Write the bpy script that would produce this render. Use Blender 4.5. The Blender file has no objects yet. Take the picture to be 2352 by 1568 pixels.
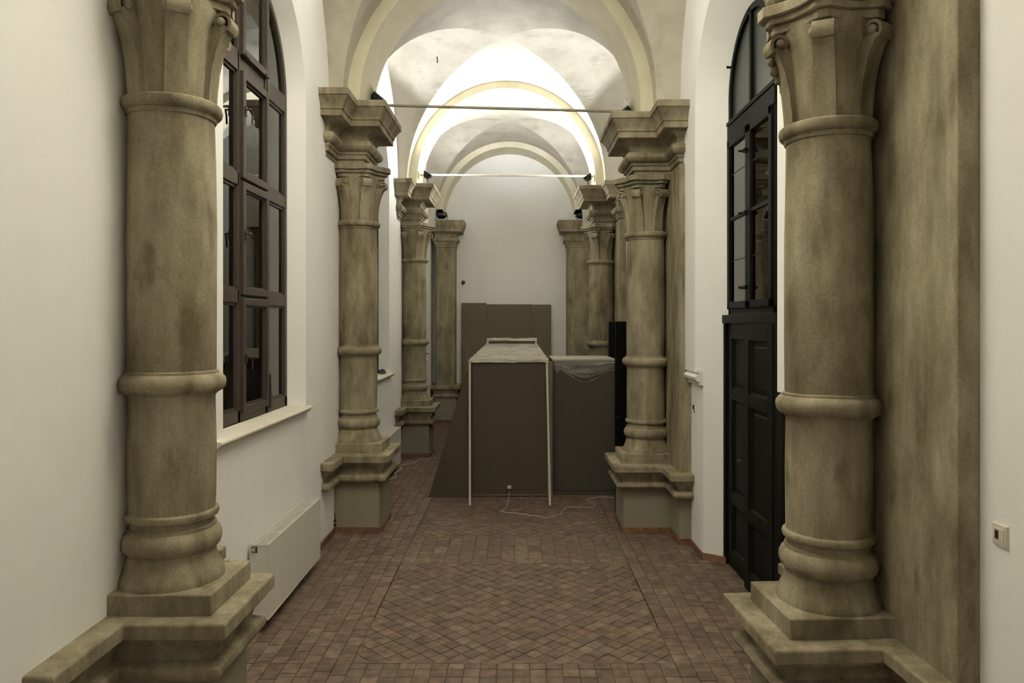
import bpy, bmesh, math, random
from mathutils import Vector, Matrix, noise

random.seed(7)
scene = bpy.context.scene
C = scene.collection

# ------------------------------------------------------------------ camera
cam_d = bpy.data.cameras.new('camera')
cam = bpy.data.objects.new('camera', cam_d)
C.objects.link(cam)
cam.location = (0, 0, 2.2)
cam.rotation_euler = (math.pi / 2, 0, 0)
cam_d.sensor_width = 36
cam_d.lens = 36 * 1700 / 2352
cam_d.shift_x = -12 / 2352
cam_d.shift_y = -42 / 2352
cam_d.clip_start = 0.02
scene.camera = cam

# ------------------------------------------------------------------ world, exposure
w = bpy.data.worlds.new('night'); scene.world = w
w.use_nodes = True
w.node_tree.nodes['Background'].inputs[0].default_value = (0.010, 0.011, 0.013, 1)
w.node_tree.nodes['Background'].inputs[1].default_value = 1.0
scene.view_settings.view_transform = 'Standard'
scene.view_settings.look = 'None'
scene.view_settings.gamma = 1
scene.view_settings.use_curve_mapping = False
scene.view_settings.exposure = 0.0

# lamp powers (each sits in its floodlight)
P_NEAR, P_FAR = 1500, 500
LIGHT_COL = (0.975, 0.99, 1.0)
scene.cycles.diffuse_bounces = 6

# ------------------------------------------------------------------ materials
def nodes_of(name):
    m = bpy.data.materials.new(name); m.use_nodes = True
    nt = m.node_tree
    return m, nt, nt.nodes['Principled BSDF'], nt.nodes, nt.links

def simple(name, col, rough=0.6, metal=0.0, spec=0.5):
    m, nt, b, N, L = nodes_of(name)
    b.inputs['Base Color'].default_value = (*col, 1)
    b.inputs['Roughness'].default_value = rough
    b.inputs['Metallic'].default_value = metal
    b.inputs['Specular IOR Level'].default_value = spec
    return m

def mottled(name, cols, scale=2.5, stretch=(1, 1, 0.5), rough=0.85, bump=0.25, fine=60, bump_scale=18, spots=None, grain=0, spec=.25):
    """plaster or stone: two scales of noise through a colour ramp, plus relief"""
    m, nt, b, N, L = nodes_of(name)
    geo = N.new('ShaderNodeNewGeometry')
    mp = N.new('ShaderNodeMapping'); mp.inputs['Scale'].default_value = stretch
    L.new(geo.outputs['Position'], mp.inputs['Vector'])
    n1 = N.new('ShaderNodeTexNoise'); n1.inputs['Scale'].default_value = scale
    n1.inputs['Detail'].default_value = 8; n1.inputs['Roughness'].default_value = 0.62
    L.new(mp.outputs[0], n1.inputs['Vector'])
    r = N.new('ShaderNodeValToRGB')
    r.color_ramp.elements[0].position = 0.30; r.color_ramp.elements[0].color = (*cols[0], 1)
    r.color_ramp.elements[1].position = 0.72; r.color_ramp.elements[1].color = (*cols[-1], 1)
    for k, c in enumerate(cols[1:-1]):
        e = r.color_ramp.elements.new(0.30 + 0.42 * (k + 1) / (len(cols) - 1)); e.color = (*c, 1)
    L.new(n1.outputs['Fac'], r.inputs[0])
    out = r.outputs[0]
    if spots:
        n3 = N.new('ShaderNodeTexNoise'); n3.inputs['Scale'].default_value = spots[1]
        n3.inputs['Detail'].default_value = 5
        L.new(mp.outputs[0], n3.inputs['Vector'])
        r3 = N.new('ShaderNodeValToRGB'); r3.color_ramp.elements[0].position = 0.58; r3.color_ramp.elements[1].position = 0.78
        L.new(n3.outputs['Fac'], r3.inputs[0])
        mx = N.new('ShaderNodeMix'); mx.data_type = 'RGBA'
        L.new(r3.outputs[0], mx.inputs['Factor']); L.new(out, mx.inputs['A'])
        mx.inputs['B'].default_value = (*spots[0], 1)
        out = mx.outputs['Result']
    if grain:                                                 # fine mineral grain and vertical brush streaks
        for sc, st_, amt in ((90, (1, 1, 1), grain), (16, (1, 1, .12), grain * 1.2)):
            mg = N.new('ShaderNodeMapping'); mg.inputs['Scale'].default_value = st_
            L.new(geo.outputs['Position'], mg.inputs['Vector'])
            ng = N.new('ShaderNodeTexNoise'); ng.inputs['Scale'].default_value = sc; ng.inputs['Detail'].default_value = 4
            L.new(mg.outputs[0], ng.inputs['Vector'])
            mr = N.new('ShaderNodeMapRange'); mr.inputs[1].default_value = .3; mr.inputs[2].default_value = .7
            mr.inputs[3].default_value = 1 - amt; mr.inputs[4].default_value = 1 + amt
            L.new(ng.outputs['Fac'], mr.inputs[0])
            mm = N.new('ShaderNodeMix'); mm.data_type = 'RGBA'; mm.blend_type = 'MULTIPLY'; mm.inputs['Factor'].default_value = 1
            L.new(out, mm.inputs['A']); L.new(mr.outputs[0], mm.inputs['B']); out = mm.outputs['Result']
    L.new(out, b.inputs['Base Color'])
    n2 = N.new('ShaderNodeTexNoise'); n2.inputs['Scale'].default_value = bump_scale
    n2.inputs['Detail'].default_value = 9; n2.inputs['Roughness'].default_value = 0.65
    L.new(geo.outputs['Position'], n2.inputs['Vector'])
    bp = N.new('ShaderNodeBump'); bp.inputs['Strength'].default_value = bump; bp.inputs['Distance'].default_value = 0.02
    L.new(n2.outputs['Fac'], bp.inputs['Height']); L.new(bp.outputs[0], b.inputs['Normal'])
    b.inputs['Roughness'].default_value = rough
    b.inputs['Specular IOR Level'].default_value = spec
    return m

def tile_mat(name, cols, dark=0.5):
    m, nt, b, N, L = nodes_of(name)
    oi = N.new('ShaderNodeObjectInfo'); geo = N.new('ShaderNodeNewGeometry')
    ad = N.new('ShaderNodeMath'); ad.operation = 'ADD'
    L.new(oi.outputs['Random'], ad.inputs[0]); L.new(geo.outputs['Random Per Island'], ad.inputs[1])
    fr = N.new('ShaderNodeMath'); fr.operation = 'FRACT'; L.new(ad.outputs[0], fr.inputs[0])
    r = N.new('ShaderNodeValToRGB'); r.color_ramp.elements[0].color = (*cols[0], 1); r.color_ramp.elements[1].color = (*cols[-1], 1)
    for k, c in enumerate(cols[1:-1]):
        e = r.color_ramp.elements.new((k + 1) / (len(cols) - 1)); e.color = (*c, 1)
    L.new(fr.outputs[0], r.inputs[0])
    n = N.new('ShaderNodeTexNoise'); n.inputs['Scale'].default_value = 14; n.inputs['Detail'].default_value = 7
    L.new(geo.outputs['Position'], n.inputs['Vector'])
    mr = N.new('ShaderNodeMapRange'); mr.inputs[1].default_value = 0.25; mr.inputs[2].default_value = 0.75
    mr.inputs[3].default_value = dark; mr.inputs[4].default_value = 1.35
    L.new(n.outputs['Fac'], mr.inputs[0])
    mx = N.new('ShaderNodeMix'); mx.data_type = 'RGBA'; mx.blend_type = 'MULTIPLY'; mx.inputs['Factor'].default_value = 1
    L.new(r.outputs[0], mx.inputs['A']); L.new(mr.outputs[0], mx.inputs['B'])
    L.new(mx.outputs['Result'], b.inputs['Base Color'])
    n2 = N.new('ShaderNodeTexNoise'); n2.inputs['Scale'].default_value = 45; n2.inputs['Detail'].default_value = 6
    L.new(geo.outputs['Position'], n2.inputs['Vector'])
    bp = N.new('ShaderNodeBump'); bp.inputs['Strength'].default_value = 0.3; bp.inputs['Distance'].default_value = 0.01
    L.new(n2.outputs['Fac'], bp.inputs['Height']); L.new(bp.outputs[0], b.inputs['Normal'])
    b.inputs['Roughness'].default_value = 0.62
    b.inputs['Specular IOR Level'].default_value = 0.35
    return m

def glass_mat(name, tint=(0.75, 0.78, 0.75), f0=0.07):
    """thin window pane: see-through, with a mirror share that grows at grazing angles"""
    m = bpy.data.materials.new(name); m.use_nodes = True
    nt = m.node_tree; N = nt.nodes; L = nt.links; N.remove(N['Principled BSDF'])
    tr = N.new('ShaderNodeBsdfTransparent'); tr.inputs[0].default_value = (*tint, 1)
    gl = N.new('ShaderNodeBsdfGlossy'); gl.inputs['Roughness'].default_value = 0.02
    fr = N.new('ShaderNodeFresnel'); fr.inputs['IOR'].default_value = 2.1
    mx = N.new('ShaderNodeMixShader')
    L.new(fr.outputs[0], mx.inputs[0]); L.new(tr.outputs[0], mx.inputs[1]); L.new(gl.outputs[0], mx.inputs[2])
    L.new(mx.outputs[0], N['Material Output'].inputs[0])
    return m

def film_mat(name, opacity=0.55):
    m = bpy.data.materials.new(name); m.use_nodes = True
    nt = m.node_tree; N = nt.nodes; L = nt.links; b = N['Principled BSDF']
    b.inputs['Base Color'].default_value = (0.62, 0.58, 0.50, 1); b.inputs['Roughness'].default_value = 0.28
    tr = N.new('ShaderNodeBsdfTransparent')
    n = N.new('ShaderNodeTexNoise'); n.inputs['Scale'].default_value = 5; n.inputs['Detail'].default_value = 6
    g = N.new('ShaderNodeNewGeometry'); mp = N.new('ShaderNodeMapping'); mp.inputs['Scale'].default_value = (0.6, 5, 3)
    L.new(g.outputs['Position'], mp.inputs[0]); L.new(mp.outputs[0], n.inputs['Vector'])
    mr = N.new('ShaderNodeMapRange'); mr.inputs[1].default_value = .3; mr.inputs[2].default_value = .7
    mr.inputs[3].default_value = max(0, opacity - .3); mr.inputs[4].default_value = min(1, opacity + .3)
    L.new(n.outputs['Fac'], mr.inputs[0])
    mx = N.new('ShaderNodeMixShader'); L.new(mr.outputs[0], mx.inputs[0]); L.new(tr.outputs[0], mx.inputs[1]); L.new(b.outputs[0], mx.inputs[2])
    L.new(mx.outputs[0], N['Material Output'].inputs[0])
    return m

def emit_mat(name, col, s):
    m, nt, b, N, L = nodes_of(name)
    b.inputs['Base Color'].default_value = (0.8, 0.8, 0.8, 1)
    b.inputs['Emission Color'].default_value = (*col, 1); b.inputs['Emission Strength'].default_value = s
    return m

M = {}
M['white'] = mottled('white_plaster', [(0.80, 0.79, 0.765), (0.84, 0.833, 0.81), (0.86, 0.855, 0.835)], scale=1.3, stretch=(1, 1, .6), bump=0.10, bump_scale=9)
M['stone'] = mottled('ochre_stone_plaster', [(0.125, 0.101, 0.060), (0.212, 0.180, 0.118), (0.292, 0.254, 0.176), (0.355, 0.314, 0.224)], scale=3.2, stretch=(1.3, 1.3, .55), bump=0.30, bump_scale=22, spots=((0.115, 0.09, 0.052), 5.5), grain=.13)
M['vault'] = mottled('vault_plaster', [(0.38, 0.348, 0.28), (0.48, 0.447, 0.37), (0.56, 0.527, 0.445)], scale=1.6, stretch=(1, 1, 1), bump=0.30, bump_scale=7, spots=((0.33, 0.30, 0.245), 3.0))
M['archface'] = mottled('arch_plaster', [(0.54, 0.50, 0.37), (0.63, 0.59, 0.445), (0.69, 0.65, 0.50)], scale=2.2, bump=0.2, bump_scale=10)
M['pedestal'] = mottled('pedestal_paint', [(0.22, 0.198, 0.14), (0.25, 0.228, 0.165), (0.27, 0.245, 0.18)], scale=2, bump=0.08, bump_scale=20)
M['tile'] = tile_mat('terracotta_tile', [(0.10, 0.066, 0.047), (0.142, 0.094, 0.066), (0.168, 0.117, 0.083), (0.13, 0.085, 0.062), (0.195, 0.142, 0.10), (0.15, 0.093, 0.066), (0.118, 0.082, 0.06), (0.16, 0.106, 0.075)])
M['basetile'] = tile_mat('terracotta_skirting', [(0.16, 0.08, 0.048), (0.20, 0.105, 0.06), (0.14, 0.07, 0.045)], dark=.6)
M['mortar'] = mottled('mortar', [(0.075, 0.055, 0.04), (0.11, 0.08, 0.06)], scale=6, bump=.3)
M['wood'] = mottled('dark_brown_window_wood', [(0.040, 0.030, 0.024), (0.060, 0.046, 0.037), (0.07, 0.055, 0.045)], scale=8, stretch=(1, 1, .08), bump=.08, rough=.45)
M['black'] = mottled('black_green_door_paint', [(0.0036, 0.0042, 0.0036), (0.0055, 0.0062, 0.0054)], scale=3, bump=.05, rough=.55, spec=.12)
M['blackleaf'] = simple('black_matt_paint', (0.004, 0.004, 0.0045), .7, spec=.1)
M['blackmetal'] = simple('black_lamp_metal', (0.010, 0.010, 0.010), .4, .4)
M['glass'] = glass_mat('window_glass')
M['frosted'] = mottled('clouded_fanlight_glass', [(0.030, 0.034, 0.030), (0.042, 0.047, 0.042)], scale=3, bump=.05, rough=.32)
M['handle'] = simple('bronze_handle', (0.11, 0.085, 0.06), .35, .8)
M['sill'] = mottled('sill_stone', [(0.60, 0.56, 0.47), (0.68, 0.64, 0.55)], scale=4, bump=.1)
M['radiator'] = simple('white_enamel', (0.66, 0.64, 0.58), .35)
M['grille_dark'] = simple('grille_inside', (0.02, 0.018, 0.014), .8)
M['chrome'] = simple('chrome_valve', (0.5, 0.48, 0.44), .25, .9)
M['board'] = mottled('brown_board', [(0.070, 0.055, 0.038), (0.079, 0.063, 0.044)], scale=3, stretch=(1, 1, .1), bump=.03, rough=.6)
M['board2'] = mottled('grey_brown_board', [(0.062, 0.053, 0.045), (0.070, 0.060, 0.051)], scale=3, stretch=(1, 1, .1), bump=.03, rough=.55)
M['sheet'] = mottled('brown_sheet', [(0.145, 0.115, 0.082), (0.165, 0.132, 0.094)], scale=2, stretch=(1, 1, .1), bump=.03, rough=.6)
M['lath'] = simple('pale_lath', (0.52, 0.47, 0.38), .6)
M['paleboard'] = simple('pale_grey_board', (0.34, 0.31, 0.26), .5)
M['film'] = film_mat('plastic_film', .62)
M['film_thin'] = film_mat('thin_plastic_film', .28)
M['cable'] = simple('white_cable', (0.55, 0.50, 0.42), .5)
M['rod'] = mottled('tie_rod_iron', [(0.22, 0.19, 0.14), (0.34, 0.30, 0.23)], scale=12, rough=.5, bump=.1)
M['socket'] = simple('socket_plastic', (0.62, 0.58, 0.49), .35)
M['dark'] = simple('dark_plastic', (0.012, 0.010, 0.010), .5)
M['lampglass_on'] = emit_mat('lamp_glass_lit', LIGHT_COL, 8.0)
M['lampglass_off'] = simple('lamp_glass_unlit', (0.10, 0.10, 0.10), .08)

# ------------------------------------------------------------------ mesh helpers
def tag(o, label=None, cat=None, group=None, kind=None):
    if label: o['label'] = label
    if cat: o['category'] = cat
    if group: o['group'] = group
    if kind: o['kind'] = kind
    return o

def empty(name, loc, label=None, cat=None, group=None, kind=None):
    o = bpy.data.objects.new(name, None); C.objects.link(o)
    o.location = loc; o.empty_display_size = .1
    return tag(o, label, cat, group, kind)

def world_loc(o):
    v = Vector((0, 0, 0))
    while o is not None:
        v += o.location; o = o.parent
    return v

def mk(name, verts, faces, mat, parent=None, smooth=None, bevel=0.0, jit=0.0, origin=None, recalc=True):
    """verts in world coordinates -> one mesh object (origin at `origin`, else its parent's)"""
    off = world_loc(parent) if parent is not None else Vector((0, 0, 0))
    loc = Vector(origin) if origin is not None else off
    me = bpy.data.meshes.new(name)
    vv = [Vector(v) for v in verts]
    if jit:
        vv = [v + jit * noise.noise_vector(v * 5.0) for v in vv]
    me.from_pydata([tuple(v - loc) for v in vv], [], faces)
    if recalc:
        bm = bmesh.new(); bm.from_mesh(me)
        bmesh.ops.remove_doubles(bm, verts=bm.verts, dist=1e-6)
        bmesh.ops.recalc_face_normals(bm, faces=bm.faces)
        bm.to_mesh(me); bm.free()
    me.materials.append(M[mat] if isinstance(mat, str) else mat)
    o = bpy.data.objects.new(name, me); C.objects.link(o)
    o.parent = parent
    o.location = loc - off
    if smooth:
        me.polygons.foreach_set('use_smooth', [True] * len(me.polygons))
        me.set_sharp_from_angle(angle=math.radians(smooth))
    if bevel:
        md = o.modifiers.new('worn_edges', 'BEVEL'); md.width = bevel; md.segments = 2
        md.limit_method = 'ANGLE'; md.angle_limit = math.radians(40)
    return o

class MB:
    """collects shapes for one mesh"""
    def __init__(s): s.v = []; s.f = []
    def add(s, v, f):
        n = len(s.v); s.v += [tuple(p) for p in v]; s.f += [tuple(i + n for i in q) for q in f]; return s
    def box(s, a, b):
        x0, y0, z0 = a; x1, y1, z1 = b
        return s.add([(x0, y0, z0), (x1, y0, z0), (x1, y1, z0), (x0, y1, z0), (x0, y0, z1), (x1, y0, z1), (x1, y1, z1), (x0, y1, z1)],
                     [(0, 3, 2, 1), (4, 5, 6, 7), (0, 1, 5, 4), (1, 2, 6, 5), (2, 3, 7, 6), (3, 0, 4, 7)])
    def prism(s, loop, vec):
        """closed 3-D loop extruded by vec"""
        n = len(loop); vec = Vector(vec)
        v = [Vector(p) for p in loop] + [Vector(p) + vec for p in loop]
        f = [tuple(range(n - 1, -1, -1)), tuple(range(n, 2 * n))] + [(i, (i + 1) % n, n + (i + 1) % n, n + i) for i in range(n)]
        return s.add(v, f)
    def loft(s, loops, caps=True, closed=True):
        n = len(loops[0]); v = [p for l in loops for p in l]; f = []
        for k in range(len(loops) - 1):
            for i in range(n if closed else n - 1):
                j = (i + 1) % n
                f.append((k * n + i, k * n + j, (k + 1) * n + j, (k + 1) * n + i))
        if caps:
            f.append(tuple(range(n - 1, -1, -1))); f.append(tuple(range((len(loops) - 1) * n, len(loops) * n)))
        return s.add(v, f)
    def lathe(s, c, prof, n=48):
        loops = [[(c[0] + r * math.cos(2 * math.pi * i / n), c[1] + r * math.sin(2 * math.pi * i / n), z) for i in range(n)] for r, z in prof]
        return s.loft(loops)
    def tube(s, pts, r, n=8):
        pts = [Vector(p) for p in pts]; loops = []
        up = Vector((0, 0, 1))
        for i, p in enumerate(pts):
            d = (pts[min(i + 1, len(pts) - 1)] - pts[max(i - 1, 0)])
            d = d.normalized() if d.length > 1e-9 else Vector((1, 0, 0))
            a = d.cross(up)
            if a.length < 1e-3: a = d.cross(Vector((1, 0, 0)))
            a.normalize(); b = d.cross(a).normalized()
            loops.append([p + r * (math.cos(2 * math.pi * k / n) * a + math.sin(2 * math.pi * k / n) * b) for k in range(n)])
        return s.loft(loops)
    def build(s, name, mat, parent=None, **k): return mk(name, s.v, s.f, mat, parent, **k)

def smooth_path(pts, sub=6):
    pts = [Vector(p) for p in pts]; out = []
    for i in range(len(pts) - 1):
        p0 = pts[max(i - 1, 0)]; p1 = pts[i]; p2 = pts[i + 1]; p3 = pts[min(i + 2, len(pts) - 1)]
        for k in range(sub):
            t = k / sub
            out.append(0.5 * ((2 * p1) + (p2 - p0) * t + (2 * p0 - 5 * p1 + 4 * p2 - p3) * t * t + (3 * p1 - p0 - 3 * p2 + p3) * t ** 3))
    out.append(pts[-1]); return out

# ------------------------------------------------------------------ plan of the aisle (metres; y runs away from the camera)
WL = -1.92                                   # left wall plane
COLS = [3.72, 8.07, 12.45]                   # column rows
Y_BACK, Y_END = -1.0, 16.85
XC = -0.18                                   # axis of the vault
ZS = 4.48                                    # springing
RA, RB = 1.465, 1.56                          # transverse arch: half span, rise
VA, VB = 1.60, 1.68                          # vault: half span, rise
def WR(y):                                   # right wall bends slightly outwards near the camera
    if y >= 7.0: return 1.73
    if y <= 3.0: return 1.89
    return 1.73 + (7.0 - y) * 0.04

# ------------------------------------------------------------------ walls
def wall_mesh(name, xf, bands, thickness_dir):
    mb = MB()
    for kind, *a in bands:
        if kind == 'solid':
            y0, y1, z0, z1 = a
            cuts = [y0] + [c for c in (3.0, 7.0) if y0 < c < y1] + [y1]
            for p, q in zip(cuts[:-1], cuts[1:]):
                mb.add([(xf(p), p, z0), (xf(q), q, z0), (xf(q), q, z1), (xf(p), p, z1)], [(0, 1, 2, 3)])
        else:
            y0, y1, z0, z1, a0, a1, sp, rise = a
            arc = arch_pts(a0, a1, sp, rise)
            for p, q in ((y0, a0), (a1, y1)):
                if q > p: mb.add([(xf(p), p, z0), (xf(q), q, z0), (xf(q), q, z1), (xf(p), p, z1)], [(0, 1, 2, 3)])
            for (ya, za), (yb, zb) in zip(arc[:-1], arc[1:]):
                mb.add([(xf(ya), ya, za), (xf(yb), yb, zb), (xf(yb), yb, z1), (xf(ya), ya, z1)], [(0, 1, 2, 3)])
    return mb

def arch_pts(a0, a1, sp, rise, n=56):
    c, r = (a0 + a1) / 2, (a1 - a0) / 2
    return [(c - r * math.cos(math.pi * i / n), sp + rise * math.sin(math.pi * i / n)) for i in range(n + 1)]

ZTOP = 6.5
# left wall: a tall arched window in the middle of every bay beyond the first column
LWIN = [(4.83, 6.72), (9.21, 11.10), (13.5, 15.4)]           # opening on the wall face
SILL_Z, LSPR = 1.45, 4.17
xl = lambda y: WL
bands = [('solid', Y_BACK, Y_END, 0, SILL_Z), ('solid', Y_BACK, 4.0, SILL_Z, ZTOP)]
edges = [4.0, 8.1, 12.4, Y_END]
for k, (a0, a1) in enumerate(LWIN):
    bands.append(('arch', edges[k], edges[k + 1], SILL_Z, ZTOP, a0, a1, LSPR, (a1 - a0) / 2))
mbw = wall_mesh('wall_left', xl, bands, -1)
XWIN = -2.09
for (a0, a1) in LWIN:                                         # splayed reveals
    o_ = [(a0, SILL_Z)] + arch_pts(a0, a1, LSPR, (a1 - a0) / 2) + [(a1, SILL_Z)]
    i0, i1 = a0 + .10, a1 - .10
    i_ = [(i0, SILL_Z)] + arch_pts(i0, i1, LSPR, (i1 - i0) / 2) + [(i1, SILL_Z)]
    mbw.loft([[(WL, y, z) for y, z in o_], [(XWIN - .04, y, z) for y, z in i_]], caps=False, closed=False)
tag(mbw.build('wall_left', 'white'), kind='structure')

# right wall: door under an arched window in the second bay
D0, D1, DZ, DSP = 4.97, 6.90, 1.74, 4.2
D1U = D1 + .037                                               # keeps the far reveal in one plane
WU = lambda y: WR(y) - .065                                   # above the string moulding the wall stands proud
mbw = wall_mesh('wall_right', WR, [
    ('solid', Y_BACK, D0, 0, DZ), ('solid', D1, Y_END, 0, DZ), ('solid', Y_BACK, 4.0, DZ, ZTOP), ('solid', 8.0, Y_END, DZ, ZTOP)], 1)
up = wall_mesh('wall_right', WU, [('arch', 4.0, 8.0, DZ, ZTOP, D0, D1U, DSP, (D1U - D0) / 2)], 1)
mbw.add(up.v, up.f)
for a, b in ((4.0, D0), (D1, 8.0)):
    mbw.add([(WR(a), a, DZ), (WR(b), b, DZ), (WU(b), b, DZ), (WU(a), a, DZ)], [(0, 1, 2, 3)])
XD = 1.955
IU0, IU1, ISP = 5.46, 6.75, 4.21
o_ = [(D0, DZ)] + arch_pts(D0, D1U, DSP, (D1U - D0) / 2) + [(D1U, DZ)]
i_ = [(IU0, DZ)] + arch_pts(IU0, IU1, ISP, (IU1 - IU0) / 2) + [(IU1, DZ)]
mbw.loft([[(WU(y), y, z) for y, z in o_], [(XD + .04, y, z) for y, z in i_]], caps=False, closed=False)
for a, b in ((D0, IU0), (D1, IU1)):                           # straight reveals of the door
    mbw.add([(WR(a), a, 0), (XD + .04, b, 0), (XD + .04, b, DZ), (WR(a), a, DZ)], [(0, 1, 2, 3)])
tag(mbw.build('wall_right', 'white'), kind='structure')

tag(MB().box((-2.4, Y_END, 0), (2.4, Y_END + .2, ZTOP)).build('wall_end', 'white'), kind='structure')
tag(MB().box((-2.4, Y_BACK - .2, 0), (2.4, Y_BACK, ZTOP)).build('wall_back', 'white'), kind='structure')

# string mouldings that stop at the door jambs
def jamb_trim(name, y0, y1):
    prof = [(0, 0), (.018, 0), (.022, .022), (.012, .026), (.03, .036), (.038, .055), (.04, .075), (.028, .10), (.02, .115), (.03, .118), (.03, .14), (0, .14)]
    mb = MB()
    mb.loft([[(WR(y) - o * 1.9, y, DZ - .12 + z) for o, z in prof] for y in (y0, y1)])
    tag(mb.build(name, 'white', smooth=35), kind='structure')
jamb_trim('trim_1', D1 + .002, 7.45); jamb_trim('trim_2', 4.30, D0 - .002)
tag(MB().box((-1.27, 16.842, 1.45), (-1.9, 16.849, 1.457)).build('trim_3', 'sill'), kind='structure')

# ------------------------------------------------------------------ floor
floor = tag(MB().box((-2.3, Y_BACK, -.12), (2.3, Y_END, -0.007)).build('floor', 'mortar'), kind='structure')

def clip(poly, x0, x1, y0, y1):
    for ax, lim, sg in ((0, x0, 1), (0, x1, -1), (1, y0, 1), (1, y1, -1)):
        out = []
        for i in range(len(poly)):
            p, q = poly[i], poly[(i + 1) % len(poly)]
            ip, iq = sg * (p[ax] - lim) >= 0, sg * (q[ax] - lim) >= 0
            if ip: out.append(p)
            if ip != iq:
                t = (lim - p[ax]) / (q[ax] - p[ax]); out.append((p[0] + t * (q[0] - p[0]), p[1] + t * (q[1] - p[1])))
        poly = out
        if len(poly) < 3: return []
    return poly

def area(poly): return abs(sum(p[0] * q[1] - q[0] * p[1] for p, q in zip(poly, poly[1:] + poly[:1]))) / 2

tiles = []                                                    # (centre, polygon, kind)
PX0, PX1 = -1.07, 1.02
def grid(x0, x1, y0, y1, w, h, stagger=0.0, kind='s'):
    nx = max(1, round((x1 - x0) / w)); w = (x1 - x0) / nx
    for i in range(nx):
        y = y0 - (h * stagger * ((i * 7) % 5) / 5 if stagger else 0)
        while y < y1 - 1e-6:
            p = clip([(x0 + i * w, y), (x0 + (i + 1) * w, y), (x0 + (i + 1) * w, y + h), (x0 + i * w, y + h)], x0, x1, y0, y1)
            if p and area(p) > .0008: tiles.append((p, kind))
            y += h
def diamonds(x0, x1, y0, y1, s):
    d = s / math.sqrt(2) * 1.0
    xm = (x0 + x1) / 2
    ni = int((x1 - x0) / (2 * d)) + 3; nj = int((y1 - y0) / d) + 3
    for j in range(-1, nj):
        for i in range(-ni, ni):
            cx = xm + 2 * d * i + (d if j % 2 else 0); cy = y0 + d * j
            p = clip([(cx - d, cy), (cx, cy - d), (cx + d, cy), (cx, cy + d)], x0, x1, y0, y1)
            if p and area(p) > .0006: tiles.append((p, 'd' if area(p) > s * s * .98 else 'c'))
SX0, SX1 = WL, 1.99
for (y0, y1, kind) in ((Y_BACK, 3.98, 'dia'), (3.98, 4.79, 'band'), (4.79, 6.80, 'dia'), (6.80, 7.60, 'band2'), (7.60, 10.6, 'dia'), (10.6, 11.5, 'band2'), (11.5, Y_END, 'dia')):
    if y1 < 3.9:
        continue                                              # behind the lower edge of the view: plain bed below
    grid(SX0, PX0, y0, y1, .107, .125, stagger=1.0); grid(PX1, SX1, y0, y1, .107, .125, stagger=1.0)
    if kind == 'dia': diamonds(PX0, PX1, y0, y1, .0985)
    elif kind == 'band': grid(PX0, PX1, y0, y1, .1045, .1045)
    else: grid(PX0, PX1, y0, y1, .131, .20, stagger=.6)

def tile_geom(poly, cx, cy, gap=.0022, ch=.004, dz=0.0):
    n = len(poly)
    def inset(d):
        out = []
        s = 1 if sum(p[0] * q[1] - q[0] * p[1] for p, q in zip(poly, poly[1:] + poly[:1])) > 0 else -1
        for i in range(n):
            a, b, c = Vector(poly[i - 1]), Vector(poly[i]), Vector(poly[(i + 1) % n])
            e1 = (b - a); e2 = (c - b)
            if e1.length < 1e-6 or e2.length < 1e-6: out.append(b); continue
            e1.normalize(); e2.normalize()
            n1 = Vector((-e1.y, e1.x)) * s; n2 = Vector((-e2.y, e2.x)) * s
            k = 1 + n1.dot(n2)
            out.append(b + (n1 + n2) * d / max(k, .35))
        return out
    a, b = inset(gap), inset(gap + ch)
    v = [(p.x - cx, p.y - cy, -.012) for p in a] + [(p.x - cx, p.y - cy, -.0025 + dz) for p in a] + [(p.x - cx, p.y - cy, dz) for p in b]
    f = [tuple(range(2 * n, 3 * n))]
    for k in (0, 1):
        f += [(k * n + i, k * n + (i + 1) % n, (k + 1) * n + (i + 1) % n, (k + 1) * n + i) for i in range(n)]
    return v, f

def in_view(p):
    cx = sum(q[0] for q in p) / len(p); cy = sum(q[1] for q in p) / len(p)
    if cy < 4.45: return False
    px = 1188 + 1700 * cx / cy
    py = 742 + 1700 * 2.2 / cy
    if py > 1575: return False
    if cy < 5.6 and (px < 570 + (cy - 4.5) * 40 or px > 1712): return False
    if cx < -1.92 or cx > 1.9: return False
    return True
cand = sorted([t for t in tiles if in_view(t[0])], key=lambda t: sum(q[1] for q in t[0]) / len(t[0]))
near = cand[:300]; near_ids = {id(t) for t in near}
shared = {}
for t in near:
    p, kind = t
    cx = sum(q[0] for q in p) / len(p); cy = sum(q[1] for q in p) / len(p)
    ext = (round(max(q[0] for q in p) - min(q[0] for q in p), 4), round(max(q[1] for q in p) - min(q[1] for q in p), 4), len(p), kind)
    if kind == 'c' or ext not in shared:
        v, f = tile_geom(p, cx, cy)
        me = bpy.data.meshes.new('floor_tile'); me.from_pydata(v, [], f); me.materials.append(M['tile'])
        if kind != 'c': shared[ext] = me
    else:
        me = shared[ext]
    o = bpy.data.objects.new('floor_tile', me); C.objects.link(o); o.parent = floor
    o.location = (cx, cy, random.uniform(-.0015, .0015))
    o.rotation_euler = (random.uniform(-.006, .006), random.uniform(-.006, .006), 0)
mb = MB()
for t in tiles:
    if id(t) in near_ids: continue
    p = t[0]; v, f = tile_geom(p, 0, 0, dz=random.uniform(-.0018, .0018)); mb.add(v, f)
far_tiles = mk('floor_tiles', mb.v, mb.f, 'tile', floor, recalc=False)
far_tiles['kind'] = 'stuff'

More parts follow.
